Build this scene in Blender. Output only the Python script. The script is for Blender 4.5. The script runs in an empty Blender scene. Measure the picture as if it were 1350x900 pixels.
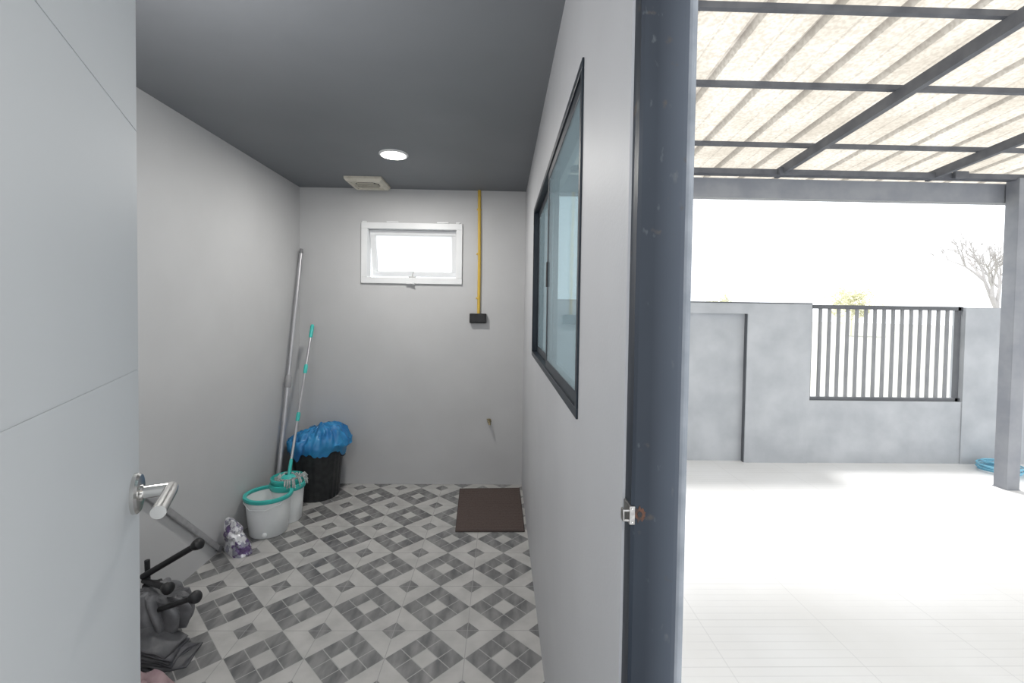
import bpy, bmesh, math, random
from mathutils import Vector, Matrix, noise
random.seed(7)
C = bpy.context.scene
COL = C.collection
PI = math.pi
# ------------------------------------------------------------------ camera
F = 600.0; PX, PY = 675.0, 426.0
CAM = Vector((0, 0, 1.4))
yaw = math.atan(14/F); pit = math.atan(16/F); roll = 0.0144
fw = Vector((math.sin(yaw)*math.cos(pit), math.cos(yaw)*math.cos(pit), -math.sin(pit)))
r0 = Vector((math.cos(yaw), -math.sin(yaw), 0)); u0 = r0.cross(fw)
rt = r0*math.cos(roll) + u0*math.sin(roll)
up = u0*math.cos(roll) - r0*math.sin(roll)
cd = bpy.data.cameras.new('camera'); cam = bpy.data.objects.new('camera', cd); COL.objects.link(cam)
cd.sensor_width = 36; cd.lens = 36*F/1350; cd.shift_y = (PY-450)/1350; cd.clip_start = 0.01; cd.clip_end = 500
m = Matrix((( rt.x, up.x, -fw.x, CAM.x), (rt.y, up.y, -fw.y, CAM.y), (rt.z, up.z, -fw.z, CAM.z), (0,0,0,1)))
cam.matrix_world = m
C.camera = cam
def at(px, py, ax, val):
    d = fw + rt*((px-PX)/F) + up*((PY-py)/F)
    i = 'xyz'.index(ax)
    t = (val-CAM[i])/d[i]
    return CAM + d*t

# ------------------------------------------------------------------ materials
def nmath(nt, op, a, b=None):
    n = nt.nodes.new('ShaderNodeMath'); n.operation = op
    for i, v in enumerate((a, b)):
        if v is None: continue
        if isinstance(v, (int, float)): n.inputs[i].default_value = v
        else: nt.links.new(v, n.inputs[i])
    return n.outputs[0]
def mixc(nt, fac, a, b):
    n = nt.nodes.new('ShaderNodeMix'); n.data_type = 'RGBA'
    if isinstance(fac, (int, float)): n.inputs[0].default_value = fac
    else: nt.links.new(fac, n.inputs[0])
    for k, v in ((6, a), (7, b)):
        if isinstance(v, tuple): n.inputs[k].default_value = (*v[:3], 1)
        else: nt.links.new(v, n.inputs[k])
    return n.outputs[2]
def ntex(nt, scale, detail=3, vec=None, stretch=None):
    tc = nt.nodes.new('ShaderNodeTexCoord'); v = tc.outputs['Object']
    if stretch:
        mp = nt.nodes.new('ShaderNodeMapping'); nt.links.new(v, mp.inputs[0]); mp.inputs['Scale'].default_value = stretch; v = mp.outputs[0]
    n = nt.nodes.new('ShaderNodeTexNoise'); n.inputs['Scale'].default_value = scale; n.inputs['Detail'].default_value = detail
    nt.links.new(v, n.inputs['Vector']); return n.outputs['Fac']
def ramp(nt, fac, lo, hi, to0=0.0, to1=1.0):
    n = nt.nodes.new('ShaderNodeMapRange'); nt.links.new(fac, n.inputs[0]); n.inputs[1].default_value = lo; n.inputs[2].default_value = hi
    n.inputs[3].default_value = to0; n.inputs[4].default_value = to1
    return n.outputs[0]
def mat(name, col, rough=.5, metal=0, col2=None, scale=8, bump=0, bscale=60, stretch=None, lo=.35, hi=.65, spec=.5, trans=0):
    M = bpy.data.materials.new(name); M.use_nodes = True; nt = M.node_tree
    b = nt.nodes['Principled BSDF']; b.inputs['Roughness'].default_value = rough; b.inputs['Metallic'].default_value = metal
    b.inputs['Specular IOR Level'].default_value = spec
    if col2 is None: col2 = tuple(c*.9 for c in col)
    nt.links.new(mixc(nt, ramp(nt, ntex(nt, scale, 4, stretch=stretch), lo, hi), col, col2), b.inputs['Base Color'])
    if bump:
        bn = nt.nodes.new('ShaderNodeBump'); bn.inputs['Strength'].default_value = bump; bn.inputs['Distance'].default_value = .002
        nt.links.new(ntex(nt, bscale, 4, stretch=stretch), bn.inputs['Height']); nt.links.new(bn.outputs[0], b.inputs['Normal'])
    return M
def emis(name, col, s):
    M = bpy.data.materials.new(name); M.use_nodes = True; nt = M.node_tree; nt.nodes.clear()
    o = nt.nodes.new('ShaderNodeOutputMaterial'); e = nt.nodes.new('ShaderNodeEmission'); e.inputs[0].default_value = (*col, 1); e.inputs[1].default_value = s
    nt.links.new(e.outputs[0], o.inputs[0]); return M

M_wall = mat('grey_paint', (.50,.502,.508), .6, col2=(.475,.477,.483), scale=3, bump=.15, bscale=120)
M_wallr = mat('grey_paint_right', (.50,.507,.525), .5, col2=(.475,.482,.50), scale=3, bump=.2, bscale=140)
M_ceil = mat('dark_ceiling_paint', (.18,.19,.205), .6, col2=(.165,.175,.19), scale=2)
M_door = mat('door_paint', (.53,.553,.572), .65, col2=(.515,.538,.557), scale=3, spec=.3)
M_dark = mat('window_frame_paint', (.014,.021,.030), .4, col2=(.020,.029,.040), scale=12, spec=.3)
M_jamb = mat('steel_primer', (.010,.015,.024), .42, col2=(.018,.026,.038), scale=7, bump=.4, bscale=22, stretch=(1,1,.3), spec=.28)
nt = M_jamb.node_tree; b_ = nt.nodes['Principled BSDF']
src = b_.inputs['Base Color'].links[0].from_socket
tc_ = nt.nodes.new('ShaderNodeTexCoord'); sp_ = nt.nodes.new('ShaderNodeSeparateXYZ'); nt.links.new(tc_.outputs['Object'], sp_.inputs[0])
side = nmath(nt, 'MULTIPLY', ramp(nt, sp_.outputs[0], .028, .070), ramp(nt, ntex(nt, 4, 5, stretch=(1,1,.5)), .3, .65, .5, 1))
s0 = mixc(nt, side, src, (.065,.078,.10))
s1 = mixc(nt, ramp(nt, ntex(nt, 30, 6), .64, .74), s0, (.060,.05,.044))
s2 = mixc(nt, ramp(nt, ntex(nt, 60, 6, stretch=(1,1,.5)), .64, .74), s1, (.07,.08,.09))
nt.links.new(s2, b_.inputs['Base Color'])
nt.links.new(ramp(nt, ntex(nt, 5, 5, stretch=(2,1,.4)), .3, .7, .28, .55), b_.inputs['Roughness'])
M_edge = mat('weathered_plaster_edge', (.17,.19,.215), .8, col2=(.27,.29,.32), scale=14)
M_steel = mat('roof_steel', (.085,.09,.105), .6, col2=(.12,.125,.14), scale=10)
M_grill = mat('grille_steel', (.19,.195,.205), .5, col2=(.23,.235,.245), scale=6)
M_frm = mat('grille_frame_steel', (.08,.085,.095), .5, col2=(.10,.105,.115), scale=6)
M_post = mat('post_paint', (.20,.21,.235), .55, col2=(.25,.26,.28), scale=6)
M_chrome = mat('satin_steel', (.70,.69,.67), .2, metal=1, col2=(.64,.63,.61), scale=20)
M_strike = mat('worn_strike_metal', (.42,.41,.40), .35, metal=1, col2=(.28,.27,.26), scale=120)
M_white = mat('white_vinyl', (.74,.75,.76), .4, col2=(.70,.71,.72), scale=8)
M_beige = mat('aged_plastic', (.60,.57,.49), .5, col2=(.40,.36,.29), scale=14, lo=.5, hi=.8)
M_hole = mat('vent_dark', (.05,.048,.045), .7)
M_yel = mat('yellow_conduit_plastic', (.62,.42,.06), .4, col2=(.55,.36,.05))
M_blk = mat('black_plastic', (.012,.012,.013), .45, col2=(.022,.022,.024), scale=20, spec=.35)
M_bin = mat('black_bin_plastic', (.014,.016,.018), .45, col2=(.028,.03,.032), scale=30)
M_brass = mat('old_brass', (.40,.34,.22), .4, metal=1, col2=(.28,.24,.15), scale=40)
M_teal = mat('teal_plastic', (.05,.50,.45), .35, col2=(.04,.44,.40))
M_buck = mat('white_plastic', (.80,.82,.82), .35, col2=(.76,.78,.78))
M_pole = mat('brushed_pole', (.50,.50,.52), .35, metal=.5, col2=(.42,.42,.44), scale=30, stretch=(1,1,.1))
M_bar = mat('dull_aluminium', (.46,.46,.47), .4, metal=.4, col2=(.38,.38,.39), scale=30)
M_mop = mat('mop_yarn', (.50,.51,.50), .9, col2=(.30,.32,.32), scale=60)
M_blue = mat('blue_plastic_bag', (.015,.14,.37), .38, col2=(.03,.25,.50), scale=9)
M_mat = mat('brown_mat_fibre', (.075,.054,.048), .95, col2=(.095,.07,.062), scale=90, bump=1, bscale=300)
M_matr = mat('brown_mat_edge', (.070,.050,.045), .9)
M_cloth = mat('dark_grey_fabric', (.17,.17,.178), .5, col2=(.07,.07,.075), scale=10, bump=.5, bscale=40)
M_clothb = mat('black_pleated_fabric', (.035,.035,.04), .5, col2=(.09,.09,.10), scale=14)
M_pink = mat('dusty_pink_cloth', (.36,.26,.27), .9, col2=(.28,.19,.21), scale=20)
M_hose = mat('blue_hose_rubber', (.20,.50,.66), .5)
# window glass with film; pale diffuse layer mixed in to brighten the panes
M_glass = bpy.data.materials.new('window_glass'); M_glass.use_nodes = True; nt = M_glass.node_tree; nt.nodes.clear()
o_ = nt.nodes.new('ShaderNodeOutputMaterial'); t1_ = nt.nodes.new('ShaderNodeBsdfTransparent'); t1_.inputs[0].default_value = (.66,.76,.78,1)
g1_ = nt.nodes.new('ShaderNodeBsdfGlossy'); g1_.inputs['Roughness'].default_value = .04; g1_.inputs[0].default_value = (.85,.93,.97,1)
d1_ = nt.nodes.new('ShaderNodeBsdfDiffuse'); d1_.inputs[0].default_value = (.55,.65,.70,1); tl_ = nt.nodes.new('ShaderNodeBsdfTranslucent'); tl_.inputs[0].default_value = (.45,.54,.58,1)
ma_ = nt.nodes.new('ShaderNodeMixShader'); ma_.inputs[0].default_value = .35; nt.links.new(t1_.outputs[0], ma_.inputs[1]); nt.links.new(g1_.outputs[0], ma_.inputs[2])
mb_ = nt.nodes.new('ShaderNodeMixShader'); mb_.inputs[0].default_value = .4; nt.links.new(d1_.outputs[0], mb_.inputs[1]); nt.links.new(tl_.outputs[0], mb_.inputs[2])
mc_ = nt.nodes.new('ShaderNodeMixShader'); mc_.inputs[0].default_value = .28; nt.links.new(ma_.outputs[0], mc_.inputs[1]); nt.links.new(mb_.outputs[0], mc_.inputs[2]); nt.links.new(mc_.outputs[0], o_.inputs[0])
M_glassw = bpy.data.materials.new('frosted_window_glass'); M_glassw.use_nodes = True; nt = M_glassw.node_tree; nt.nodes.clear()
o_ = nt.nodes.new('ShaderNodeOutputMaterial'); t1_ = nt.nodes.new('ShaderNodeBsdfTranslucent'); t1_.inputs[0].default_value = (.66,.665,.67,1)
g1_ = nt.nodes.new('ShaderNodeBsdfGlossy'); g1_.inputs['Roughness'].default_value = .1; mx_ = nt.nodes.new('ShaderNodeMixShader'); mx_.inputs[0].default_value = .05
nt.links.new(t1_.outputs[0], mx_.inputs[1]); nt.links.new(g1_.outputs[0], mx_.inputs[2]); nt.links.new(mx_.outputs[0], o_.inputs[0])
M_conc = mat('raw_render', (.355,.372,.395), .85, col2=(.45,.468,.49), scale=3.2, bump=.6, bscale=14, lo=.33, hi=.67)
M_bark = mat('pale_bark', (.46,.44,.43), .9)
M_leaf = mat('pale_leaves', (.68,.68,.48), .8, col2=(.80,.78,.60), scale=2)  # leaf and bark colours paled to imitate distance haze
M_ground = mat('dry_ground', (.285,.285,.255), .95, col2=(.31,.31,.28), scale=.6)
# floor tiles: a diamond of small dark marbled squares in each tile, pale diamonds where tiles meet
M_tile = bpy.data.materials.new('patterned_tiles'); M_tile.use_nodes = True; nt = M_tile.node_tree; b_ = nt.nodes['Principled BSDF']
tc = nt.nodes.new('ShaderNodeTexCoord'); sp = nt.nodes.new('ShaderNodeSeparateXYZ'); nt.links.new(tc.outputs['Object'], sp.inputs[0])
T = .32
X = nmath(nt, 'ADD', sp.outputs[0], 6.4-.03); Y = nmath(nt, 'ADD', sp.outputs[1], 6.4-.04)
u = nmath(nt, 'DIVIDE', nmath(nt, 'ADD', X, Y), T); v = nmath(nt, 'DIVIDE', nmath(nt, 'ADD', nmath(nt, 'SUBTRACT', X, Y), 12.8), T)
par = nmath(nt, 'MODULO', nmath(nt, 'ADD', nmath(nt, 'FLOOR', u), nmath(nt, 'FLOOR', v)), 2.0)
isdark = nmath(nt, 'GREATER_THAN', par, .5)
def third(c):
    f = nmath(nt, 'FRACT', c); d = nmath(nt, 'ABSOLUTE', nmath(nt, 'SUBTRACT', f, .5))
    mid = nmath(nt, 'LESS_THAN', d, .1667)
    cell = nmath(nt, 'LESS_THAN', nmath(nt, 'ABSOLUTE', nmath(nt, 'SUBTRACT', nmath(nt, 'FRACT', nmath(nt, 'MULTIPLY', f, 3.0)), .5)), .475)
    return mid, cell, d
mu, cu, du = third(u); mv, cv, dv = third(v)
centre = nmath(nt, 'MULTIPLY', mu, mv)
incell = nmath(nt, 'MULTIPLY', cu, cv)
darkc = mixc(nt, ramp(nt, ntex(nt, 20, 6, stretch=(1,.3,1)), .32, .68), (.105,.106,.11), (.25,.248,.245))
lightc = mixc(nt, ramp(nt, ntex(nt, 9, 5), .3, .7), (.49,.48,.465), (.38,.373,.362))
d0 = mixc(nt, centre, darkc, lightc)
d1 = mixc(nt, incell, (.35,.345,.335), d0)
pc_ = nmath(nt, 'LESS_THAN', nmath(nt, 'MAXIMUM', du, dv), .165)
l1 = mixc(nt, pc_, lightc, darkc)
c2 = mixc(nt, isdark, l1, d1)
Xs = nmath(nt, 'ADD', X, T/2)
gx = nmath(nt, 'ABSOLUTE', nmath(nt, 'SUBTRACT', nmath(nt, 'FRACT', nmath(nt, 'DIVIDE', Xs, T)), .5))
gy = nmath(nt, 'ABSOLUTE', nmath(nt, 'SUBTRACT', nmath(nt, 'FRACT', nmath(nt, 'DIVIDE', Y, T)), .5))
seam = nmath(nt, 'GREATER_THAN', nmath(nt, 'MAXIMUM', gx, gy), .4955)
nt.links.new(mixc(nt, seam, c2, (.30,.295,.29)), b_.inputs['Base Color']); b_.inputs['Roughness'].default_value = .38
# outdoor floor
M_out = bpy.data.materials.new('carport_tiles'); M_out.use_nodes = True; nt = M_out.node_tree; b_ = nt.nodes['Principled BSDF']
tc = nt.nodes.new('ShaderNodeTexCoord'); sp = nt.nodes.new('ShaderNodeSeparateXYZ'); nt.links.new(tc.outputs['Object'], sp.inputs[0])
gy = nmath(nt, 'ABSOLUTE', nmath(nt, 'SUBTRACT', nmath(nt, 'FRACT', nmath(nt, 'DIVIDE', nmath(nt, 'ADD', sp.outputs[1], 20), .05)), .5))
gY = nmath(nt, 'ABSOLUTE', nmath(nt, 'SUBTRACT', nmath(nt, 'FRACT', nmath(nt, 'DIVIDE', nmath(nt, 'ADD', sp.outputs[1], 20), .3)), .5))
gx = nmath(nt, 'ABSOLUTE', nmath(nt, 'SUBTRACT', nmath(nt, 'FRACT', nmath(nt, 'DIVIDE', nmath(nt, 'ADD', sp.outputs[0], 20), .6)), .5))
fine = nmath(nt, 'GREATER_THAN', gy, .44); big = nmath(nt, 'GREATER_THAN', nmath(nt, 'MAXIMUM', nmath(nt, 'ADD', gx, -.002), gY), .494)
base = mixc(nt, ramp(nt, ntex(nt, 2, 4), .3, .7), (.765,.765,.765), (.69,.685,.675))
patchy = ramp(nt, ntex(nt, 3, 3, stretch=(1,.5,1)), .35, .6, .05, .45)
c1 = mixc(nt, nmath(nt, 'MULTIPLY', fine, patchy), base, (.60,.60,.60))
nt.links.new(mixc(nt, nmath(nt, 'MULTIPLY', big, .45), c1, (.52,.52,.52)), b_.inputs['Base Color']); b_.inputs['Roughness'].default_value = .45
# translucent roof sheet
M_sheet = bpy.data.materials.new('translucent_roof_sheet'); M_sheet.use_nodes = True; nt = M_sheet.node_tree; nt.nodes.clear()
o_ = nt.nodes.new('ShaderNodeOutputMaterial'); tr = nt.nodes.new('ShaderNodeBsdfTranslucent'); df = nt.nodes.new('ShaderNodeBsdfDiffuse')
tc = nt.nodes.new('ShaderNodeTexCoord'); sp = nt.nodes.new('ShaderNodeSeparateXYZ'); nt.links.new(tc.outputs['Object'], sp.inputs[0])
PER = .33
fr = nmath(nt, 'FRACT', nmath(nt, 'DIVIDE', nmath(nt, 'SUBTRACT', sp.outputs[0], .30), PER))
ribd = nmath(nt, 'ABSOLUTE', nmath(nt, 'SUBTRACT', fr, .845))
rib_shade = ramp(nt, ribd, .095, .04)  # rib shading painted into the sheet colour for stronger contrast
streak = ramp(nt, ntex(nt, 2.6, 6, stretch=(1,.7,1)), .34, .66)
fleck = ramp(nt, ntex(nt, 45, 6), .42, .60)
ca_ = mixc(nt, streak, (.40,.375,.335), (.285,.262,.225))
cb_ = mixc(nt, nmath(nt, 'MULTIPLY', fleck, .5), ca_, (.21,.19,.16))
wob = ramp(nt, ntex(nt, 7, 5), .3, .7, .3, .8)
cc = mixc(nt, nmath(nt, 'MULTIPLY', rib_shade, wob), cb_, (.13,.115,.10))
nt.links.new(cc, tr.inputs[0]); nt.links.new(cc, df.inputs[0])
m1 = nt.nodes.new('ShaderNodeMixShader'); m1.inputs[0].default_value = .15; nt.links.new(tr.outputs[0], m1.inputs[1]); nt.links.new(df.outputs[0], m1.inputs[2]); nt.links.new(m1.outputs[0], o_.inputs[0])
# pouch
M_pouch = bpy.data.materials.new('printed_foil'); M_pouch.use_nodes = True; nt = M_pouch.node_tree; b_ = nt.nodes['Principled BSDF']
cA = mixc(nt, ramp(nt, ntex(nt, 14, 3), .50, .54), (.70,.70,.72), (.14,.09,.22))
nt.links.new(mixc(nt, ramp(nt, ntex(nt, 32, 3), .56, .60), cA, (.30,.30,.36)), b_.inputs['Base Color']); b_.inputs['Roughness'].default_value = .3; b_.inputs['Metallic'].default_value = .2

# ------------------------------------------------------------------ mesh helpers
def box(bm, x0, x1, y0, y1, z0, z1):
    vs = [bm.verts.new((x, y, z)) for z in (z0, z1) for (x, y) in ((x0,y0),(x1,y0),(x1,y1),(x0,y1))]
    for f in ((3,2,1,0),(4,5,6,7),(0,1,5,4),(1,2,6,5),(2,3,7,6),(3,0,4,7)): bm.faces.new([vs[i] for i in f])
    return vs
def loft(bm, rings, closed=True, cap0=True, cap1=True):
    R = [[bm.verts.new(p) for p in r] for r in rings]
    for a, b in zip(R, R[1:]):
        n = len(a)
        for i in range(n if closed else n-1):
            bm.faces.new((a[i], a[(i+1)%n], b[(i+1)%n], b[i]))
    if closed and cap0: bm.faces.new(list(reversed(R[0])))
    if closed and cap1: bm.faces.new(R[-1])
    return R
def tube(bm, pts, r, seg=12):
    pts = [Vector(p) for p in pts]; rings = []
    rr = r if isinstance(r, (list, tuple)) else [r]*len(pts)
    t = (pts[1]-pts[0]).normalized(); a = t.orthogonal().normalized()
    for i, p in enumerate(pts):
        if i == 0: t = (pts[1]-pts[0])
        elif i == len(pts)-1: t = pts[-1]-pts[-2]
        else: t = (pts[i+1]-pts[i-1])
        t.normalize(); a = (a - t*a.dot(t)).normalized(); b = t.cross(a)
        rings.append([p + (a*math.cos(k*2*PI/seg) + b*math.sin(k*2*PI/seg))*rr[i] for k in range(seg)])
    loft(bm, rings)
def lathe(bm, prof, c, seg=40, cap0=True, cap1=True, axis=None):
    q = Vector((0,0,1)).rotation_difference(Vector(axis).normalized()) if axis else None
    rings = []
    for r, z in prof:
        ring = []
        for k in range(seg):
            v = Vector((r*math.cos(2*PI*k/seg), r*math.sin(2*PI*k/seg), z))
            if q: v = q @ v
            ring.append(Vector(c)+v)
        rings.append(ring)
    loft(bm, rings, True, cap0, cap1)
def ball(bm, c, r, s=(1,1,1)):
    bmesh.ops.create_uvsphere(bm, u_segments=16, v_segments=10, radius=r, matrix=Matrix.Translation(c) @ Matrix.Diagonal((*s, 1)))
ORG = {}
def obj(name, bm, m, parent=None, smooth=False, bevel=0, origin=None, local=False, solid=0, subsurf=0):
    bmesh.ops.recalc_face_normals(bm, faces=bm.faces[:])
    if local: org = Vector((0,0,0))
    elif parent is not None: org = ORG[parent]
    elif origin is not None: org = Vector(origin)
    else:
        xs = [v.co for v in bm.verts]
        org = Vector(((min(v.x for v in xs)+max(v.x for v in xs))/2, (min(v.y for v in xs)+max(v.y for v in xs))/2, min(v.z for v in xs)))
    if not local: bmesh.ops.translate(bm, verts=bm.verts[:], vec=-org)
    me = bpy.data.meshes.new(name); bm.to_mesh(me); bm.free()
    me.materials.append(m)
    if smooth:
        for p in me.polygons: p.use_smooth = True
        me.set_sharp_from_angle(angle=math.radians(smooth if smooth > 1 else 40))
    o = bpy.data.objects.new(name, me); COL.objects.link(o)
    if parent is not None: o.parent = parent
    elif not local: o.location = org
    ORG[o] = org
    if solid:
        s = o.modifiers.new('solid', 'SOLIDIFY'); s.thickness = solid
    if subsurf:
        s = o.modifiers.new('sub', 'SUBSURF'); s.levels = subsurf; s.render_levels = subsurf
    if bevel:
        b = o.modifiers.new('bevel', 'BEVEL'); b.width = bevel; b.segments = 2; b.limit_method = 'ANGLE'
    return o
def tag(o, label, cat, group=None):
    o['label'] = label; o['category'] = cat
    if group: o['group'] = group
    return o
def thing(name, label, cat, loc=(0,0,0), group=None):
    o = bpy.data.objects.new(name, None); COL.objects.link(o); o.location = loc; o.empty_display_size = .1
    ORG[o] = Vector(loc); return tag(o, label, cat, group)
def struct(o, label=None, cat=None):
    o['kind'] = 'structure'
    if label: o['label'] = label
    if cat: o['category'] = cat
    return o
def sempty(name, loc, label, cat):
    o = thing(name, label, cat, loc); o['kind'] = 'structure'; return o
B = bmesh.new

# ------------------------------------------------------------------ room shell
XL, XR, YB, H = -1.60, .182, 3.64, 2.35
XO = .275; JY = .63
bm = B(); box(bm, XL-.1, XO, -1.6, YB+.1, -.12, 0)
struct(obj('floor', bm, M_tile, origin=(0,0,0)), 'laundry room floor of grey and white diamond patterned tiles', 'floor')
bm = B(); box(bm, XL-.12, XO, -1.6, YB+.12, H, H+.15)
struct(obj('ceiling', bm, M_ceil, origin=(0,0,0)), 'dark grey painted ceiling', 'ceiling')
bm = B(); box(bm, XL-.1, XL, -.1, YB+.1, 0, H)
struct(obj('wall_left', bm, M_wall, origin=(0,0,0)), 'plain light grey left wall', 'wall')
a = at(477, 293, 'y', YB); c = at(609, 375, 'y', YB)
wx0, wx1, wz0, wz1 = a.x+.03, c.x-.03, c.z+.03, a.z-.03
bm = B()
box(bm, XL, wx0, YB, YB+.1, 0, H); box(bm, wx1, XR, YB, YB+.1, 0, H)
box(bm, wx0, wx1, YB, YB+.1, 0, wz0); box(bm, wx0, wx1, YB, YB+.1, wz1, H)
struct(obj('wall_back', bm, M_wall, origin=(0,0,0)), 'light grey back wall with the small white window', 'wall')
ry0, ry1, rz0, rz1 = 1.06, 2.62, 1.155, 1.978
bm = B()
box(bm, XR, XO, JY+.03, ry0, 0, H); box(bm, XR, XO, ry1, YB+.1, 0, H)
box(bm, XR, XO, ry0, ry1, 0, rz0); box(bm, XR, XO, ry0, ry1, rz1, H)
struct(obj('wall_right', bm, M_wallr, origin=(0,0,0)), 'light grey right wall with the dark sliding window', 'wall')
bm = B(); box(bm, XL, -.31, -.1, .04, 0, H)
struct(obj('wall_front', bm, M_wall, origin=(0,0,0)), 'grey wall beside the open door', 'wall')

# steel jamb at the end of the right wall
jr = sempty('trim_1', (XR, JY, 0), 'dark blue steel door frame upright at the end of the right wall', 'door frame')
JL = .186
bm = B()
rings = []
for k in range(60):
    z = H*k/59
    w_ = lambda s_: .0010*noise.noise(Vector((s_, z*6, 1.7)))
    rings.append([(JL+w_(1),.63,z),(JL+.005,.6285+w_(2)*.5,z),(.247,.6285+w_(3)*.5,z),(.253,.63,z),(.253,.66,z),(JL,.66,z)])
loft(bm, rings)
obj('jamb', bm, M_jamb, jr)
bm = B(); box(bm, .253, .268, .634, .66, 0, H); obj('plaster_edge', bm, M_edge, jr, bevel=.006)
bm = B()
sz = 1.116
box(bm, JL-.003, JL+.005, .626, .6295, sz-.013, sz+.013); box(bm, JL-.003, JL, .628, .656, sz-.013, sz+.013)
box(bm, JL-.010, JL-.002, .627, .630, sz-.009, sz-.006); box(bm, JL-.010, JL-.002, .627, .630, sz+.005, sz+.008); box(bm, JL-.012, JL-.0095, .627, .638, sz-.009, sz+.008)
o = obj('strike_plate', bm, M_strike, jr, bevel=.0008)
bm = B(); n = 24
def chip(sc, yy): return [(JL+.012+sc*(.0080+.0028*math.sin(k*3.1)+.0015*math.sin(k*1.3))*math.cos(2*PI*k/n), yy, sz+.001+sc*(.010+.0035*math.sin(k*2.3))*math.sin(2*PI*k/n)) for k in range(n)]
loft(bm, [chip(1,.6295), chip(.95,.6278)])
o2 = obj('rusty_hole', bm, mat('rust', (.10,.045,.028), .9, col2=(.04,.028,.025), scale=120), o)
bm = B(); loft(bm, [chip(.45,.6280), chip(.42,.6272)]); obj('hole_opening', bm, M_blk, jr)
for dz in (-.009, .010):
    bm = B(); lathe(bm, [(.0014,0),(.0011,.001)], (JL+.0010,.626,sz+dz), 10, axis=(0,-1,0)); obj('screw', bm, M_chrome, o)

# ------------------------------------------------------------------ door leaf
ang = math.radians(116.4); DW = .70
dx = Vector((math.cos(ang), math.sin(ang), 0))
edge = Vector((-.541, .69, 0)); hinge = edge - dx*DW
dr = sempty('door_1', hinge, 'pale grey panelled door standing open at the left', 'door'); dr.rotation_euler = (0,0,ang)
bm = B()
zs = [.012, 1.306, 1.656, 2.06]
box(bm, 0, DW, .0007, .037, .012, 2.06)
for i in range(3):
    box(bm, 0, DW, 0, .04, zs[i]+(.0010 if i else 0), zs[i+1]-(.0010 if i < 2 else 0))
obj('door_leaf', bm, M_door, dr, local=True)
hz = 1.128; hx = DW-.028
hb = B(); lathe(hb, [(.029,0),(.029,.005),(.026,.008),(.012,.0085),(.0105,.011)], (hx,0,hz), 32, axis=(0,-1,0))
h = obj('door_handle', hb, M_chrome, dr, local=True, smooth=True)
hb = B(); tube(hb, [(hx,-.008,hz),(hx,-.040,hz)], .0090, 16)
obj('neck', hb, M_chrome, h, local=True, smooth=True)
hb = B()
pts = [(hx+.006,-.043,hz),(hx-.01,-.044,hz),(hx-.03,-.044,hz),(hx-.06,-.044,hz),(hx-.090,-.044,hz)]
tube(hb, pts, [.0088,.0092,.0092,.009,.009], 18)
obj('lever', hb, M_chrome, h, local=True, smooth=True)
for z in (.25, 1.03, 1.8):
    bm = B(); tube(bm, [(-.004,.045,z-.04),(-.004,.045,z+.04)], .006, 12); box(bm, -.004, .03, .0405, .043, z-.04, z+.04)
    obj('hinge', bm, M_chrome, dr, local=True)

# ------------------------------------------------------------------ small window in the back wall
w = sempty('window_1', ((wx0+wx1)/2, YB, wz0), 'small white top-hung window, slightly open, in the back wall', 'window')
bm = B(); t = .048
X0, X1, Z0, Z1 = a.x, c.x, c.z, a.z
for (p,q,r_,s) in ((X0,X1,Z1-t,Z1),(X0,X1,Z0,Z0+t),(X0,X0+t,Z0+t,Z1-t),(X1-t,X1,Z0+t,Z1-t)): box(bm, p, q, YB-.018, YB+.0, r_, s)
for (p,q,r_,s) in ((X0+t-.004,X1-t+.004,Z1-t,Z1-t+.012),(X0+t-.004,X1-t+.004,Z0+t-.012,Z0+t),(X0+t-.012,X0+t,Z0+t,Z1-t),(X1-t,X1-t+.012,Z0+t,Z1-t)): box(bm, p, q, YB+.0, YB+.09, r_, s)
obj('window_frame', bm, M_white, w, bevel=.002)
bm = B(); s = .040; th = math.radians(15)
sx0, sx1, sz1 = X0+t+.004, X1-t-.004, Z1-t-.003; L = (Z1-Z0)-2*t-.006
def sash_pts(bm, boxes):
    n0 = len(bm.verts)
    for b in boxes: box(bm, *b)
    bm.verts.ensure_lookup_table()
    for vtx in bm.verts[n0:]:
        x, y, z = vtx.co
        vtx.co = (x, YB+.035 + y*math.cos(th) - z*math.sin(th), sz1 + z*math.cos(th) + y*math.sin(th))
sash_pts(bm, [(sx0,sx1,0,.03,-s,0),(sx0,sx1,0,.03,-L,-L+s),(sx0,sx0+s,0,.03,-L+s,-s),(sx1-s,sx1,0,.03,-L+s,-s)])
sash = obj('sash', bm, M_white, w, bevel=.003)
bm = B(); sash_pts(bm, [(sx0+s-.003,sx1-s+.003,.020,.024,-L+s-.003,-s+.003)]); obj('pane', bm, M_glassw, sash)
bm = B(); xm = (X0+X1)/2
tube(bm, [(xm,YB+.015,Z0+t+.004),(xm-.002,YB+.04,Z0+t+.03),(xm,YB+.055,Z0+t+.05)], .0045, 8); tube(bm, [(xm-.03,YB+.015,Z0+t+.006),(xm+.03,YB+.015,Z0+t+.006)], .0045, 8)
obj('window_stay', bm, M_chrome, w)
bm = B(); box(bm, xm-.04, xm+.025, YB-.03, YB-.018, Z0-.004, Z0+.012); tube(bm, [(xm-.005,YB-.036,Z0+.002),(xm+.03,YB-.036,Z0-.004)], .004, 8); obj('latch', bm, M_white, w, bevel=.002)
for q in (X0+.01, X0+.2, X1-.2, X1-.05):
    bm = B(); box(bm, q, q+.09 if q < X1-.1 and q > X0+.05 else q+.03, YB-.022, YB, Z1, Z1+.009)
    obj('top_clip', bm, M_white, w)

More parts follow.
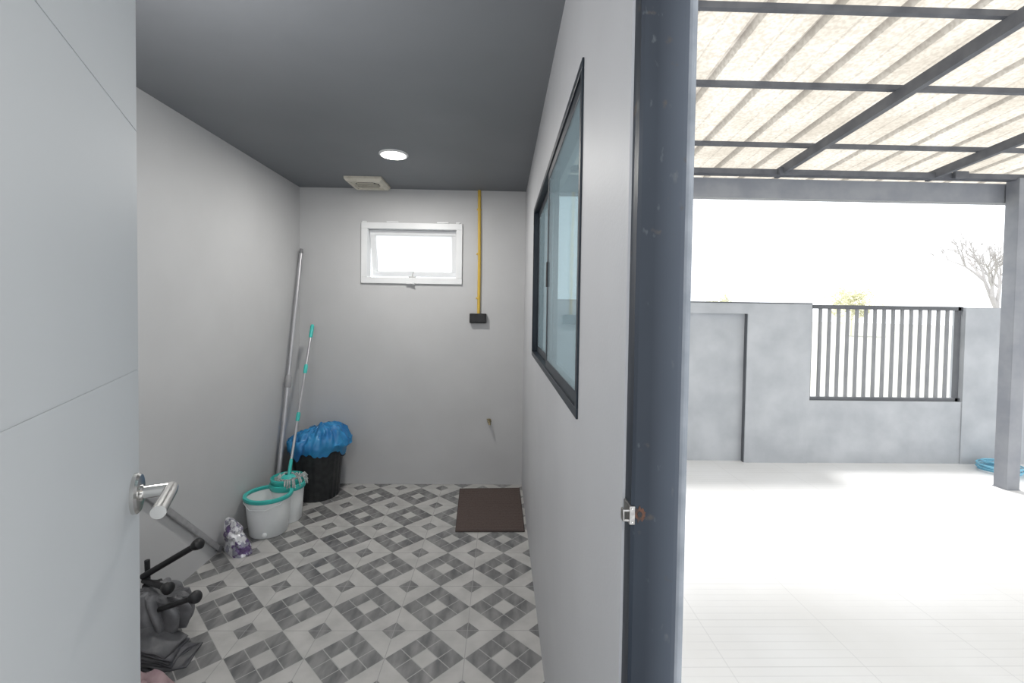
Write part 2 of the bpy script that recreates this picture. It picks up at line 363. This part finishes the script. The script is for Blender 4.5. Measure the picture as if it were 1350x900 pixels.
# ------------------------------------------------------------------ sliding window in the right wall
w = sempty('window_2', (XR, (ry0+ry1)/2, rz0), 'dark framed two pane sliding window in the right wall', 'window')
bm = B(); t = .018; xa, xb = XR-.005, XR+.060
for (p,q,r_,s) in ((ry0-.006,ry1+.006,rz1-t,rz1+.006),(ry0-.006,ry1+.006,rz0-.006,rz0+t),(ry0-.006,ry0+t,rz0+t,rz1-t),(ry1-t,ry1+.006,rz0+t,rz1-t)):
    box(bm, xa, XR, p, q, r_, s)
for (p,q,r_,s) in ((ry0,ry1,rz1-t,rz1),(ry0,ry1,rz0,rz0+t),(ry0,ry0+t,rz0+t,rz1-t),(ry1-t,ry1,rz0+t,rz1-t)):
    box(bm, XR, xb, p, q, r_, s)
for z in (rz0+t, rz1-t-.008): box(bm, XR+.023, XR+.026, ry0+t, ry1-t, z, z+.008)
obj('window_frame', bm, M_dark, w, bevel=.0015)
ym = (ry0+ry1)/2
for (p, q, xs) in ((ry0+t, ym+.02, XR+.001), (ym-.02, ry1-t, XR+.024)):
    bm = B(); s = .032; za, zb = rz0+t, rz1-t
    box(bm, xs, xs+.018, p, q, zb-s, zb); box(bm, xs, xs+.018, p, q, za, za+s); box(bm, xs, xs+.018, p, p+s, za+s, zb-s); box(bm, xs, xs+.018, q-s, q, za+s, zb-s)
    so = obj('sliding_sash', bm, M_dark, w, bevel=.0015)
    bm = B(); box(bm, xs+.002, xs+.006, p+s-.004, q-s+.004, za+s-.004, zb-s+.004); obj('pane', bm, M_glass, so)
bm = B(); box(bm, XR-.004, XR+.002, ym-.01, ym+.012, 1.50, 1.60); obj('sash_latch', bm, M_blk, w, bevel=.002)

# ------------------------------------------------------------------ ceiling fittings
p = at(519, 203, 'z', H)
t_ = thing('ceiling_downlight', 'round white recessed downlight glowing in the dark ceiling', 'ceiling light', (p.x, p.y, H))
bm = B(); lathe(bm, [(.088,0),(.088,-.006),(.082,-.010),(.074,-.010),(.070,-.004),(.070,0)], p, 48, False, False); obj('ring', bm, M_white, t_, smooth=True)
bm = B(); lathe(bm, [(.075,-.0095),(.075,-.0105)], p, 48); obj('diffuser', bm, emis('lamp_diffuser', (1,.97,.90), 14), t_)
p = at(485, 239, 'z', H)
t_ = thing('exhaust_vent', 'aged square cream exhaust vent on the ceiling above the small window', 'vent', (p.x, p.y, H))
bm = B(); hw, hd = .135, .135
def sq(a_, b_, z): return [(p.x-a_,p.y-b_,z),(p.x+a_,p.y-b_,z),(p.x+a_,p.y+b_,z),(p.x-a_,p.y+b_,z)]
loft(bm, [sq(hw,hd,H),sq(hw,hd,H-.016),sq(hw-.014,hd-.014,H-.034),sq(hw-.034,hd-.034,H-.036),sq(hw-.038,hd-.038,H-.026)], True, True, True); obj('housing', bm, M_beige, t_, bevel=.002)
bm = B(); lathe(bm, [(.088,-.0265),(.088,-.0285)], (p.x,p.y,H), 32); g_ = obj('fan_opening', bm, M_hole, t_)
bm = B()
for k in range(-2, 3): 
    hl = math.sqrt(max(.001, .088**2-(k*.032)**2)); box(bm, p.x-hl, p.x+hl, p.y+k*.032-.003, p.y+k*.032+.003, H-.034, H-.028)
obj('grille', bm, M_beige, t_)

# ------------------------------------------------------------------ conduit, box, tap on back wall
a = at(632, 252, 'y', YB-.012); b = at(631, 413, 'y', YB-.012)
t_ = thing('electrical_conduit', 'thin yellow conduit running down the back wall from the ceiling', 'conduit', (b.x, YB-.012, b.z))
bm = B(); tube(bm, [(a.x,YB-.012,H),(b.x+.001,YB-.012,1.8),(b.x,YB-.012,b.z)], .0125, 14); obj('pipe', bm, M_yel, t_, smooth=True)
for z in (2.2, 1.85, 1.5):
    bm = B(); tube(bm, [(a.x,YB-.012,z-.006),(a.x,YB-.012,z+.006)], .0142, 14); box(bm, a.x-.018, a.x+.018, YB-.003, YB, z-.006, z+.006); obj('clip', bm, M_yel, t_)
a = at(619, 413, 'y', YB-.04); c = at(641, 426, 'y', YB-.04)
t_ = thing('outlet_box', 'small black electrical box at the foot of the yellow conduit', 'electrical box', ((a.x+c.x)/2, YB, c.z))
bm = B(); box(bm, a.x, c.x, YB-.04, YB, c.z, a.z); obj('housing', bm, M_blk, t_, bevel=.004)
bm = B(); box(bm, a.x+.01, c.x-.01, YB-.046, YB-.04, c.z+.01, a.z-.01); obj('cover', bm, M_blk, t_, bevel=.002)
p = at(645, 555, 'y', YB)
t_ = thing('wall_tap', 'small brass tap low on the back wall', 'tap', p)
bm = B(); lathe(bm, [(.017,0),(.016,.004),(.010,.006),(.010,.028)], p, 20, axis=(0,-1,0)); ball(bm, p+Vector((0,-.029,0)), .013); obj('body', bm, M_brass, t_, smooth=True)
bm = B(); tube(bm, [p+Vector((0,-.029,0)), p+Vector((0.003,-.042,-.002)), p+Vector((.004,-.047,-.008)), p+Vector((.004,-.047,-.018))], [.009,.009,.009,.010], 12); obj('spout', bm, M_brass, t_, smooth=True)
bm = B(); tube(bm, [p+Vector((0,-.029,.008)), p+Vector((0,-.029,.020))], .005, 10); tube(bm, [p+Vector((-.020,-.031,.021)), p+Vector((.0,-.029,.023)), p+Vector((.014,-.028,.021))], [.005,.006,.005], 10); obj('lever', bm, M_brass, t_, smooth=True)

# ------------------------------------------------------------------ door mat
q = [at(606,643,'z',.012), at(688,642,'z',.012), at(694,699,'z',.012), at(600,699,'z',.012)]
q[1].x = min(q[1].x, XR-.02); q[2].x = min(q[2].x, XR-.015)
for v_ in q: v_.y = min(v_.y, YB-.015)
cx = sum(v_.x for v_ in q)/4; cy = sum(v_.y for v_ in q)/4
t_ = thing('doormat', 'dark brown rectangular doormat lying on the tiles by the right wall', 'doormat', (cx, cy, 0))
bm = B(); loft(bm, [[(v_.x,v_.y,.0005) for v_ in reversed(q)], [(v_.x,v_.y,.010) for v_ in reversed(q)]]); obj('border', bm, M_matr, t_, bevel=.004)
bm = B(); n = 60
def bil(u_, v_): return (q[0]*(1-u_)+q[1]*u_)*(1-v_) + (q[3]*(1-u_)+q[2]*u_)*v_
rows = []
for j in range(n+1):
    r_ = []
    for i in range(33):
        P_ = bil(.012+.976*i/32, .01+.98*j/n); P_.z = .0095 + (.003 if j % 2 else .001) + random.uniform(-.0008,.0008); r_.append(P_)
    rows.append(r_)
loft(bm, rows, closed=False); obj('ribbed_pile', bm, M_mat, t_)

# ------------------------------------------------------------------ mop bucket
ca = (-1.440, 2.85); cb = (-1.400, 3.02)
t_ = thing('mop_bucket', 'white and teal spin mop bucket standing on the tiles', 'mop bucket', (ca[0], ca[1], 0))
bm = B()
lathe(bm, [(.102,.0),(.109,.008),(.120,.12),(.130,.228),(.126,.228),(.116,.12),(.104,.02)], (*ca, 0), 56)
body = obj('bucket_body', bm, M_buck, t_, smooth=True)
bm = B(); lathe(bm, [(.078,.0),(.084,.008),(.092,.12),(.100,.228),(.096,.228),(.088,.12),(.078,.02)], (*cb, 0), 48)
obj('wringing_well', bm, M_buck, t_, smooth=True)
bm = B(); lathe(bm, [(.128,.222),(.136,.222),(.142,.234),(.140,.245),(.131,.248),(.120,.244),(.120,.234),(.126,.224)], (*ca, 0), 56, False, False)
lathe(bm, [(.098,.216),(.106,.216),(.112,.232),(.110,.250),(.099,.254),(.090,.248),(.090,.232),(.096,.22)], (*cb, 0), 48, False, False)
obj('rim', bm, M_teal, t_, smooth=True)
bm = B()
lathe(bm, [(.102,.250),(.104,.285),(.098,.288),(.086,.255),(.078,.20),(.060,.145),(.0,.14)], (*cb, 0), 40, False, False); obj('wringer_basket', bm, M_teal, t_, smooth=True, solid=.003)
bm = B()
tube(bm, [(ca[0]-.128,ca[1]-.02,.235),(ca[0]-.122,ca[1]-.06,.205),(ca[0]-.052,ca[1]-.124,.185),(ca[0]+.04,ca[1]-.130,.185),(ca[0]+.108,ca[1]-.080,.205),(ca[0]+.132,ca[1]-.02,.235)], .004, 8)
obj('carry_handle', bm, M_buck, t_, smooth=True)
bm = B(); lathe(bm, [(.014,0),(.014,.012),(.009,.016)], (ca[0]+.03, ca[1]-.107, .03), 16, axis=(.1,-1,.0)); obj('drain_plug', bm, M_buck, t_, smooth=True)

# spin mop
mb = Vector((cb[0]+.003, cb[1]-.003, .262)); mt_ = at(412, 428, 'y', 3.52)
d = (mt_-mb)
t_ = thing('spin_mop', 'teal and silver mop standing in the bucket, leaning on the back wall', 'mop', mb)
bm = B(); tube(bm, [mb, mb+d*.985], .0085, 14); obj('pole', bm, M_pole, t_, smooth=True)
for (f0, f1, r_) in ((.905,1.0,.0135),(.655,.715,.0135),(.345,.40,.0135),(.0,.12,.011)):
    bm = B(); tube(bm, [mb+d*f0, mb+d*(f0+.01), mb+d*(f1-.01), mb+d*f1], [r_*.8, r_, r_, r_*.75], 16); obj('grip', bm, M_teal, t_, smooth=True)
bm = B(); lathe(bm, [(.018,.04),(.035,.03),(.052,.012),(.052,0),(.0,-.002)], mb, 32, False, False); obj('mop_plate', bm, M_teal, t_, smooth=True)
bm = B()
for k in range(150):
    a_ = random.uniform(0, 2*PI); r1 = random.uniform(.04,.065)
    p0 = mb+Vector((math.cos(a_)*.035, math.sin(a_)*.035, -.005))
    p1 = mb+Vector((math.cos(a_)*r1, math.sin(a_)*r1, random.uniform(.004,.022)))
    a2 = a_+random.uniform(-.5,.5); r2 = random.uniform(.06,.083)
    p2 = mb+Vector((math.cos(a2)*r2, math.sin(a2)*r2, random.uniform(.012,.032)))
    if math.cos(a2) > .2 and math.sin(a2) < .6 and random.random() < .5:
        p2 = mb+Vector((math.cos(a2)*.102, math.sin(a2)*.102, .034)); p3 = mb+Vector((math.cos(a2)*.120, math.sin(a2)*.120, random.uniform(-.03,.01)))
    else: p3 = mb+Vector((math.cos(a2+.2)*r2*.9, math.sin(a2+.2)*r2*.9, -.01))
    tube(bm, [p0, (p0+p1)/2+Vector((0,0,.006)), p1, p2, p3], .0032, 5)
obj('mop_yarn', bm, M_mop, t_, smooth=True)

# long telescopic pole in the corner
pb = Vector((-1.555, 3.17, .012)); pt = at(397.5, 328, 'y', 3.60); pt.x = max(pt.x, XL+.02); d = pt-pb
t_ = thing('telescopic_pole', 'long silver extension pole leaning into the back left corner', 'pole', pb)
bm = B(); tube(bm, [pb, pb+d*.46], .0165, 18); obj('lower_tube', bm, M_pole, t_, smooth=True)
bm = B(); tube(bm, [pb+d*.46, pb+d*.985], .0130, 18); obj('upper_tube', bm, M_pole, t_, smooth=True)
bm = B(); tube(bm, [pb+d*.435, pb+d*.44, pb+d*.475, pb+d*.485], [.018,.0225,.0225,.015], 18); obj('lock_collar', bm, mat('grey_collar', (.33,.33,.34), .5), t_, smooth=True)
bm = B(); tube(bm, [pb+d*.98, pb+d*.985, pb+d*1.0], [.013,.015,.011], 18); obj('end_cap', bm, mat('grey_cap', (.2,.2,.21), .5), t_, smooth=True)

# ------------------------------------------------------------------ bin and blue bag
bc = Vector((-1.362, 3.418, 0))
t_ = thing('waste_bin', 'round black plastic bin lined with a blue bag in the back corner', 'bin', bc)
bm = B(); rings = []
for (r_, z) in ((.142,.0),(.147,.006),(.182,.385),(.178,.385),(.144,.012)):
    rings.append([(bc.x+(r_+(.0018*math.cos(k*2*PI*24/144)))*math.cos(2*PI*k/144), bc.y+(r_+(.0018*math.cos(k*2*PI*24/144)))*math.sin(2*PI*k/144), z) for k in range(144)])
loft(bm, rings); obj('bin_body', bm, M_bin, t_, smooth=True)
bm = B(); lathe(bm, [(.180,.365),(.187,.367),(.189,.385),(.185,.394),(.178,.390),(.176,.38)], bc, 56, False, False); obj('rim', bm, M_bin, t_, smooth=True)
for s_ in (-1, 1):
    bm = B(); tube(bm, [bc+Vector((s_*.176,-.03,.31)), bc+Vector((s_*.194,-.02,.305)), bc+Vector((s_*.194,.02,.305)), bc+Vector((s_*.176,.03,.31))], .006, 8)
    obj('side_grip', bm, M_bin, t_, smooth=True)
bm = B(); rings = []; n = 180
prof = [(.200,.345),(.202,.365),(.205,.392),(.206,.410),(.201,.428),(.191,.447),(.180,.464),(.168,.480),(.155,.495),(.138,.508),(.115,.519),(.085,.527),(.05,.530),(.02,.529)]
for j, (r_, z) in enumerate(prof):
    ring = []
    for k in range(n):
        a_ = 2*PI*k/n; cx_, sy_ = math.cos(a_), math.sin(a_)
        nn = noise.noise(Vector((cx_*2.0, sy_*2.0, z*7)))
        n2 = 1-2*abs(noise.noise(Vector((cx_*r_*20, sy_*r_*20, z*16+4))))*1.6
        n3 = 1-2*abs(noise.noise(Vector((cx_*r_*50+9, sy_*r_*50, z*45))))*1.6
        rr = r_*(1+.10*nn*(1 if j > 3 else .2)) + (.014*(n2-.6)+.0035*(n3-.6))*(1 if j > 2 else .4)
        if j <= 2: rr = max(rr, .198)
        x = rr*cx_*1.04 + .030*max(0, cx_)*(j > 1); y = min(rr*sy_, .210); x = max(x, -.225)
        zz = z + .025*nn*(j > 3) + (.014*(n2-.6)+.0035*(n3-.6))*(j > 2) + (.018*math.sin(a_*7)+.018*n2)*(j == 0) + .02*cx_*(j in (6,7,8,9,10,11,12,13))
        ring.append((bc.x+x, bc.y+y, zz))
    rings.append(ring)
loft(bm, rings, True, False, True)
tag(obj('plastic_bag', bm, M_blue, smooth=70), 'crumpled bright blue plastic bag filling the top of the black bin', 'plastic bag')

# ------------------------------------------------------------------ detergent pouch
bm = B(); rings = []; pc = Vector((-1.492, 2.615, 0)); wd = Vector((.80,-.60,0)).normalized(); nd = Vector((.60,.80,0)).normalized()
N = 48
for j in range(19):
    f = j/18; z = .001+.185*f; hwid = .098*(1-.50*f**1.2); th_ = .045*(1-f)**.55+.010
    lean = -.03*f
    ring = []
    for k in range(N):
        a_ = 2*PI*k/N; e = 3.2
        cx_ = math.copysign(abs(math.cos(a_))**(2/e), math.cos(a_))*hwid; cy_ = math.sin(a_)*th_
        P_ = pc + wd*(cx_-.03*f) + nd*(cy_+lean) + Vector((0,0,z))
        if j:
            rn = abs(noise.noise(P_*22))-.2; r2_ = abs(noise.noise(P_*45+Vector((4,4,4))))-.2
            P_ += (nd*math.sin(a_)+wd*math.cos(a_))*(.028*rn+.010*r2_) + Vector((0,0,(.02*noise.noise(P_*16))*f))
        P_.x = max(P_.x, XL+.034); P_.z = max(P_.z, .001)
        ring.append(P_)
    rings.append(ring)
loft(bm, rings)
tag(obj('refill_pouch', bm, M_pouch, smooth=True), 'crumpled silver and purple refill pouch on the floor by the left wall', 'pouch')

# ------------------------------------------------------------------ leaning metal bar
b0 = Vector((-1.586, 2.60, .018)); b1 = at(215, 668, 'x', -1.586); d = (b1-b0).normalized(); b1 = b0 + d*1.15
t_ = thing('metal_bar', 'flat grey metal bar sloping along the left wall beside the pouch', 'metal bar', b0)
n_ = Vector((1,0,0)); s_ = d.cross(n_).normalized()
bm = B(); loft(bm, [[p_+n_*i*.007+s_*j*.0145 for i, j in ((-1,-1),(1,-1),(1,1),(-1,1))] for p_ in (b0, b1)]); obj('bar', bm, M_bar, t_, bevel=.003)
bm = B(); loft(bm, [[p_+n_*i*.009+s_*j*.016 for i, j in ((-1,-1),(1,-1),(1,1),(-1,1))] for p_ in (b0-d*.004, b0+d*.03)]); obj('end_cap', bm, mat('grey_end', (.22,.22,.23), .6), t_, bevel=.003)

# ------------------------------------------------------------------ folded chair bundle
fc = Vector((-1.38, 1.86, 0))
t_ = thing('folding_chair', 'folded black framed chair with bunched grey fabric behind the open door', 'folding chair', fc)
def W(px, py, y): return at(px, py, 'y', y)
for (p0, p1) in (((194,738,1.93),(199,885,1.90)), ((210,764,1.90),(218,880,1.88))):
    bm = B(); tube(bm, [W(*p0), W(*p1)], .0100, 12); obj('upright_tube', bm, M_blk, t_, smooth=True)
P_ = W(203, 774, 1.88)
bm = B(); box(bm, P_.x-.035, P_.x+.028, P_.y-.022, P_.y+.022, P_.z-.022, P_.z+.022); box(bm, P_.x-.01, P_.x+.040, P_.y-.016, P_.y+.016, P_.z-.045, P_.z-.018)
obj('joint_block', bm, M_blk, t_, bevel=.006)
rods = [((188,760,1.88),(261,717,1.86),.0125), ((190,765,1.88),(221,775,1.78),.011), ((208,804,1.80),(257,787,1.70),.010)]
for i, (p0, p1, rr_) in enumerate(rods):
    P0, P1 = W(*p0), W(*p1)
    bm = B(); tube(bm, [P0, P1], rr_, 12); o = obj('frame_lever', bm, M_blk, t_, smooth=True)
    dd = (P1-P0).normalized()
    bm = B(); tube(bm, [P1-dd*.030, P1-dd*.022, P1-dd*.008, P1+dd*.008, P1+dd*.017, P1+dd*.021], [.010,.016,.021,.023,.016,.004], 18); obj('ball_end', bm, M_blk, o, smooth=True)
# crumpled grey cloth hanging in vertical folds
bm = B(); rings = []; n = 220
for j in range(41):
    f = j/40; z = .095+.165*f
    ring = []
    prof_r = .092*(math.sin(PI*(.24+.56*(1-f))))**.5 * (1 if f < .97 else .8)
    for k in range(n):
        a_ = 2*PI*k/n; cx_, sy_ = math.cos(a_), math.sin(a_)
        ph = 3.0*noise.noise(Vector((cx_*1.3, sy_*1.3, z*4)))
        pleat = abs(math.sin(a_*5.5+ph+1.0*f))*2-1
        cr = noise.noise(Vector((cx_*2.2+3, sy_*2.2, z*12)))
        r_ = prof_r*(1+.15*pleat) + .012*cr
        zz = z - .030*max(0, cx_)*f + .018*noise.noise(Vector((cx_*1.3,sy_*1.3,8))) + .008*cr*(0 < j < 40)
        ring.append((max(-1.365+r_*cx_*1.15, XL+.01), 1.85+r_*sy_*.8, zz))
    rings.append(ring)
loft(bm, rings); obj('gathered_cloth', bm, M_cloth, t_, smooth=70)
# black pleated cloth underneath: layers bent over one another
random.seed(5)
for L_ in range(9):
    bm = B(); rows = []
    z0 = .150-.0165*L_; x0 = -1.46; x1 = -1.262+.006*L_-.010*(L_ % 2)
    for j in range(13):
        v_ = j/12; row = []
        for i in range(41):
            u_ = i/40
            droop = .080*max(0, u_-.35)**1.6*2.0*(1-.08*L_) + .018*(1-math.cos((v_-.5)*2.6))
            rip = .008*noise.noise(Vector((u_*4, v_*3, L_*4.3))) + .002*math.sin(u_*16+L_*2)
            row.append((x0+(x1-x0)*u_+.010*math.sin(v_*3+L_), 1.725+.13*v_-.03*math.sin(u_*PI)+.004*L_, max(z0-droop+rip, .004+.0015*(9-L_))))
        rows.append(row)
    loft(bm, rows, closed=False); obj('cloth_layer', bm, M_clothb if L_ % 3 else M_cloth, t_, smooth=60, solid=.006)
# pink cloth
bm = B(); rows = []
for j in range(26):
    r_ = []
    for i in range(26):
        u_, v_ = i/25*2-1, j/25*2-1
        e = max(0, 1-(u_*u_+v_*v_)*.62)
        z = .003+.09*e**.8*(1+.5*noise.noise(Vector((u_*2.2,v_*2.2,1))))+.014*noise.noise(Vector((u_*6,v_*6,3)))*e
        r_.append((-1.27+u_*.09+.015*noise.noise(Vector((u_*2,v_*2,7))), 1.59+v_*.09, max(z,.003)))
    rows.append(r_)
loft(bm, rows, closed=False)
tag(obj('cloth', bm, M_pink, smooth=True, solid=.003), 'crumpled dusty pink cloth on the floor beneath the folded chair', 'cloth')

# ------------------------------------------------------------------ outdoors
GZ = -.12
bm = B(); box(bm, XO, 9, -2, 4.9, GZ-.1, GZ); struct(obj('floor_outside', bm, M_out, origin=(0,0,0)), 'pale tiled carport floor', 'floor')
bm = B(); box(bm, -60, 90, 4.9, 120, GZ-.3, GZ-.15); struct(obj('ground', bm, M_ground, origin=(0,0,0)), 'open ground beyond the boundary wall', 'ground')
FY = 4.58; FT = 1.515
def fx(px): return at(px, 500, 'y', FY).x
xg0, xg1, xp0 = fx(1068), fx(1270), fx(984)
t_ = thing('boundary_wall', 'rough grey rendered boundary wall behind the carport', 'wall', (3.0, FY, GZ))
bm = B()
zg = at(1170, 529, 'y', FY).z; zrec = at(950, 413, 'y', FY).z
box(bm, -3, xp0, FY, FY+.14, zrec, FT)
box(bm, xp0, xg0, FY, FY+.14, GZ, FT)
box(bm, -3, xp0, FY+.06, FY+.14, GZ, zrec)
obj('recessed_section', bm, M_conc, t_)
bm = B(); box(bm, xg0, xg1, FY+.01, FY+.14, GZ, zg); obj('low_section', bm, M_conc, t_)
bm = B(); box(bm, xg1, 9, FY, FY+.14, GZ, FT-.01); obj('right_pier', bm, M_conc, t_)
bm = B(); box(bm, -3, xg0, FY-.004, FY+.15, FT, FT+.012); obj('coping_strip', bm, M_frm, t_)
bm = B(); box(bm, xp0-.003, xp0, FY+.012, FY+.06, GZ, zrec); obj('recess_shade_strip', bm, M_frm, t_)  # dark strip standing in for shade on the side of the recess
# grille
t_ = thing('fence_grille', 'dark steel grille of upright bars set in the boundary wall', 'fence grille', ((xg0+xg1)/2, FY+.05, zg), )
ztop = at(1170, 403, 'y', FY+.05).z
bm = B()
box(bm, xg0, xg1, FY+.03, FY+.07, ztop-.04, ztop); box(bm, xg0, xg1, FY+.03, FY+.07, zg, zg+.035)
box(bm, xg0, xg0+.025, FY+.03, FY+.07, zg, ztop); box(bm, xg1-.05, xg1-.02, FY+.03, FY+.07, zg, ztop)
obj('frame', bm, M_frm, t_)
nb = 15
for k in range(nb):
    x = xg0+.025 + (xg1-.05-xg0-.025)*(k+1)/(nb+1)
    bm = B(); box(bm, x-.012, x+.012, FY+.038, FY+.062, zg+.035, ztop-.04); obj('bar', bm, M_grill, t_)

# carport
t_ = thing('carport', 'steel carport with corrugated translucent cream roof sheets', 'carport', (4.36, 3.91, GZ))
def roofz(y): return 2.70 + .087*(3.86-y)
bm = B(); pts = []; x = .30; per = PER
while x < 6.4:
    pts += [(x,0),(x+.11,0),(x+.117,.005),(x+.127,.005),(x+.134,0),(x+.248,0),(x+.268,.036),(x+.290,.036),(x+.310,0)]; x += per
rows = []
for j in range(9):
    y = -1.2+ (4.36+1.2)*j/8; rows.append([(px_, y, roofz(y)+.018+pz) for px_, pz in pts])
loft(bm, rows, closed=False); ORG_T = ORG[t_]
ro = obj('roof_sheet', bm, M_sheet, t_)
for n_d in M_sheet.node_tree.nodes:
    if n_d.type == 'MATH' and n_d.operation == 'SUBTRACT' and abs(n_d.inputs[1].default_value-.30) < 1e-6: n_d.inputs[1].default_value = .30-ORG_T.x - 40*PER
def slopebox(bm, x0, x1, y0, y1, zt, h_):
    vs = box(bm, x0, x1, y0, y1, 0, 1)
    for v_ in vs: v_.co.z = roofz(v_.co.y) + zt - (h_ if v_.co.z < .5 else 0)
for y in (-.9, -.1, .7, 1.4, 2.15, 2.76, 3.54):
    bm = B(); slopebox(bm, .28, 6.4, y, y+.026, .018, .030); obj('purlin', bm, M_steel, t_)
for x in (2.41, 3.77, 5.13):
    bm = B(); slopebox(bm, x-.019, x+.019, -1.2, 4.0, -.012, .072); obj('rafter', bm, M_steel, t_)
bm = B(); box(bm, .28, 6.4, 3.90, 3.98, 2.61, 2.655); obj('track_rail', bm, M_steel, t_)
for px_ in (2.42, 3.96):
    bm = B(); box(bm, px_-.06, px_+.06, 3.87, 3.90, 2.60, 2.665); obj('bracket', bm, M_steel, t_, bevel=.004)
bm = B(); box(bm, .28, 6.4, 4.0, 4.08, 2.43, 2.60); obj('main_beam', bm, M_post, t_)
PXL = at(1327, 640, 'y', 3.88).x
bm = B(); box(bm, PXL, PXL+.12, 3.88, 3.99, GZ, 2.62); obj('post', bm, M_post, t_, bevel=.004)
bm = B(); box(bm, PXL-.004, PXL+.124, 3.876, 3.994, GZ, GZ+.006); obj('base_plate', bm, M_post, t_)
# hose coil
bm = B(); hc = at(1320, 615, 'y', 4.34); hc.z = GZ; pts = []
for k in range(4*28+10):
    a_ = 2*PI*k/28; r_ = .15+.012*math.sin(k*.21)+.014*(k//28 % 2)
    pts.append((hc.x+r_*math.cos(a_), hc.y+r_*math.sin(a_), GZ+.008+.018*(k/28)+.005*math.sin(k*.5)))
pts += [(hc.x+.25, hc.y-.05, GZ+.02),(hc.x+.45, hc.y+.02, GZ+.012)]
tube(bm, pts, .0075, 8)
tag(obj('garden_hose', bm, M_hose, smooth=True), 'coiled blue garden hose on the ground behind the carport post', 'hose')

# distant trees
def bare_tree(base, hgt, seed, label, group=None):
    random.seed(seed); t_ = thing('bare_tree', label, 'tree', base)
    bm = B(); bm2 = B()
    def br(p, d, l, r, dep, b_):
        q_ = p + d*l; mid = (p+q_)/2 + Vector((random.uniform(-1,1),0,random.uniform(-1,1)))*l*.08
        tube(b_, [p, mid, q_], [r, r*.85, r*.68], 6)
        if dep == 0: return
        for _ in range(3 if dep > 1 else 4):
            nd_ = (d + Vector((random.uniform(-1,1), random.uniform(-1,1), random.uniform(-.35,.75)))*.75).normalized()
            br(q_, nd_, l*random.uniform(.6,.8), r*.6, dep-1, bm2)
    br(Vector(base), Vector((.05,0,1)).normalized(), hgt*.40, hgt*.036, 5, bm)
    obj('trunk', bm, M_bark, t_); obj('branches', bm2, M_bark, t_)
g = at(1312, 400, 'y', 24); bare_tree((g.x, 24, GZ-.15), 5.3, 3, 'bare leafless tree standing beyond the wall beside the carport post')
def leafy(px_, top, y, wid, seed, label, grp=None):
    random.seed(seed); g_ = at(px_, top, 'y', y); zt = g_.z; t_ = thing('leafy_tree', label, 'tree', (g_.x, y, GZ-.15), grp)
    bm = B(); tube(bm, [(g_.x,y,GZ-.15),(g_.x+.05,y,zt*.3),(g_.x,y,zt*.5)], [.07,.05,.03], 8)
    obj('trunk', bm, M_leaf, t_)
    bm = B()
    for k in range(3400):
        a_ = random.uniform(0,2*PI); ph = math.acos(random.uniform(-1,1)); rr = random.uniform(.3,1)
        c_ = Vector((g_.x+wid*rr*math.sin(ph)*math.cos(a_), y+.6*wid*rr*math.sin(ph)*math.sin(a_), zt*.60+ (zt*.36)*rr*math.cos(ph)))
        c_ += Vector((noise.noise(c_*.9), 0, noise.noise(c_*1.3+Vector((3,3,3)))*.5))*wid*.7
        s_ = random.uniform(.05,.12); n_ = Vector((random.uniform(-1,1),random.uniform(-1,1),random.uniform(-1,1))).normalized(); t1 = n_.orthogonal().normalized()*s_; t2 = n_.cross(t1)
        bm.faces.new([bm.verts.new(c_+t1), bm.verts.new(c_+t2*.6), bm.verts.new(c_-t1), bm.verts.new(c_-t2*.6)])
    obj('foliage', bm, M_leaf, t_)
leafy(1124, 374, 38, 2.1, 5, 'pale yellow green tree above the grille beyond the wall')
leafy(950, 386, 45, 1.6, 8, 'low hazy tree beyond the wall close to the door frame')

# ------------------------------------------------------------------ light
w = bpy.data.worlds.new('world'); C.world = w; w.use_nodes = True
bg = w.node_tree.nodes['Background']; bg.inputs[0].default_value = (.93,.965,1,1); bg.inputs[1].default_value = 2.15
def light(name, kind, loc, energy, rot=None, **k):
    l = bpy.data.lights.new(name, kind); l.energy = energy
    for a_, v_ in k.items(): setattr(l, a_, v_)
    o = bpy.data.objects.new(name, l); COL.objects.link(o); o.location = loc
    if rot is not None: o.rotation_mode = 'QUATERNION'; o.rotation_quaternion = Vector(rot).to_track_quat('-Z', 'Y')
    return o
light('sun', 'SUN', (0,0,10), 6.8, rot=(.06,-.54,-1), angle=.40, color=(1,.985,.965))
p = at(519, 203, 'z', H)
light('downlight_lamp', 'AREA', (p.x, p.y, H-.02), 16, rot=(0,0,-1), shape='DISK', size=.13, color=(1,.975,.93))
light('room_fill', 'POINT', (-.85, 1.15, 1.72), 22, shadow_soft_size=.15, color=(1,.985,.965))  # unseen fill light added to brighten the room evenly
light('entrance_fill', 'AREA', (-.1, -.7, H-.05), 14, rot=(-.1,.8,-1), shape='DISK', size=.6, color=(.98,.985,1))  # unseen fill light added behind the camera
C.view_settings.view_transform = 'Standard'
C.view_settings.look = 'None'
C.view_settings.exposure = 0
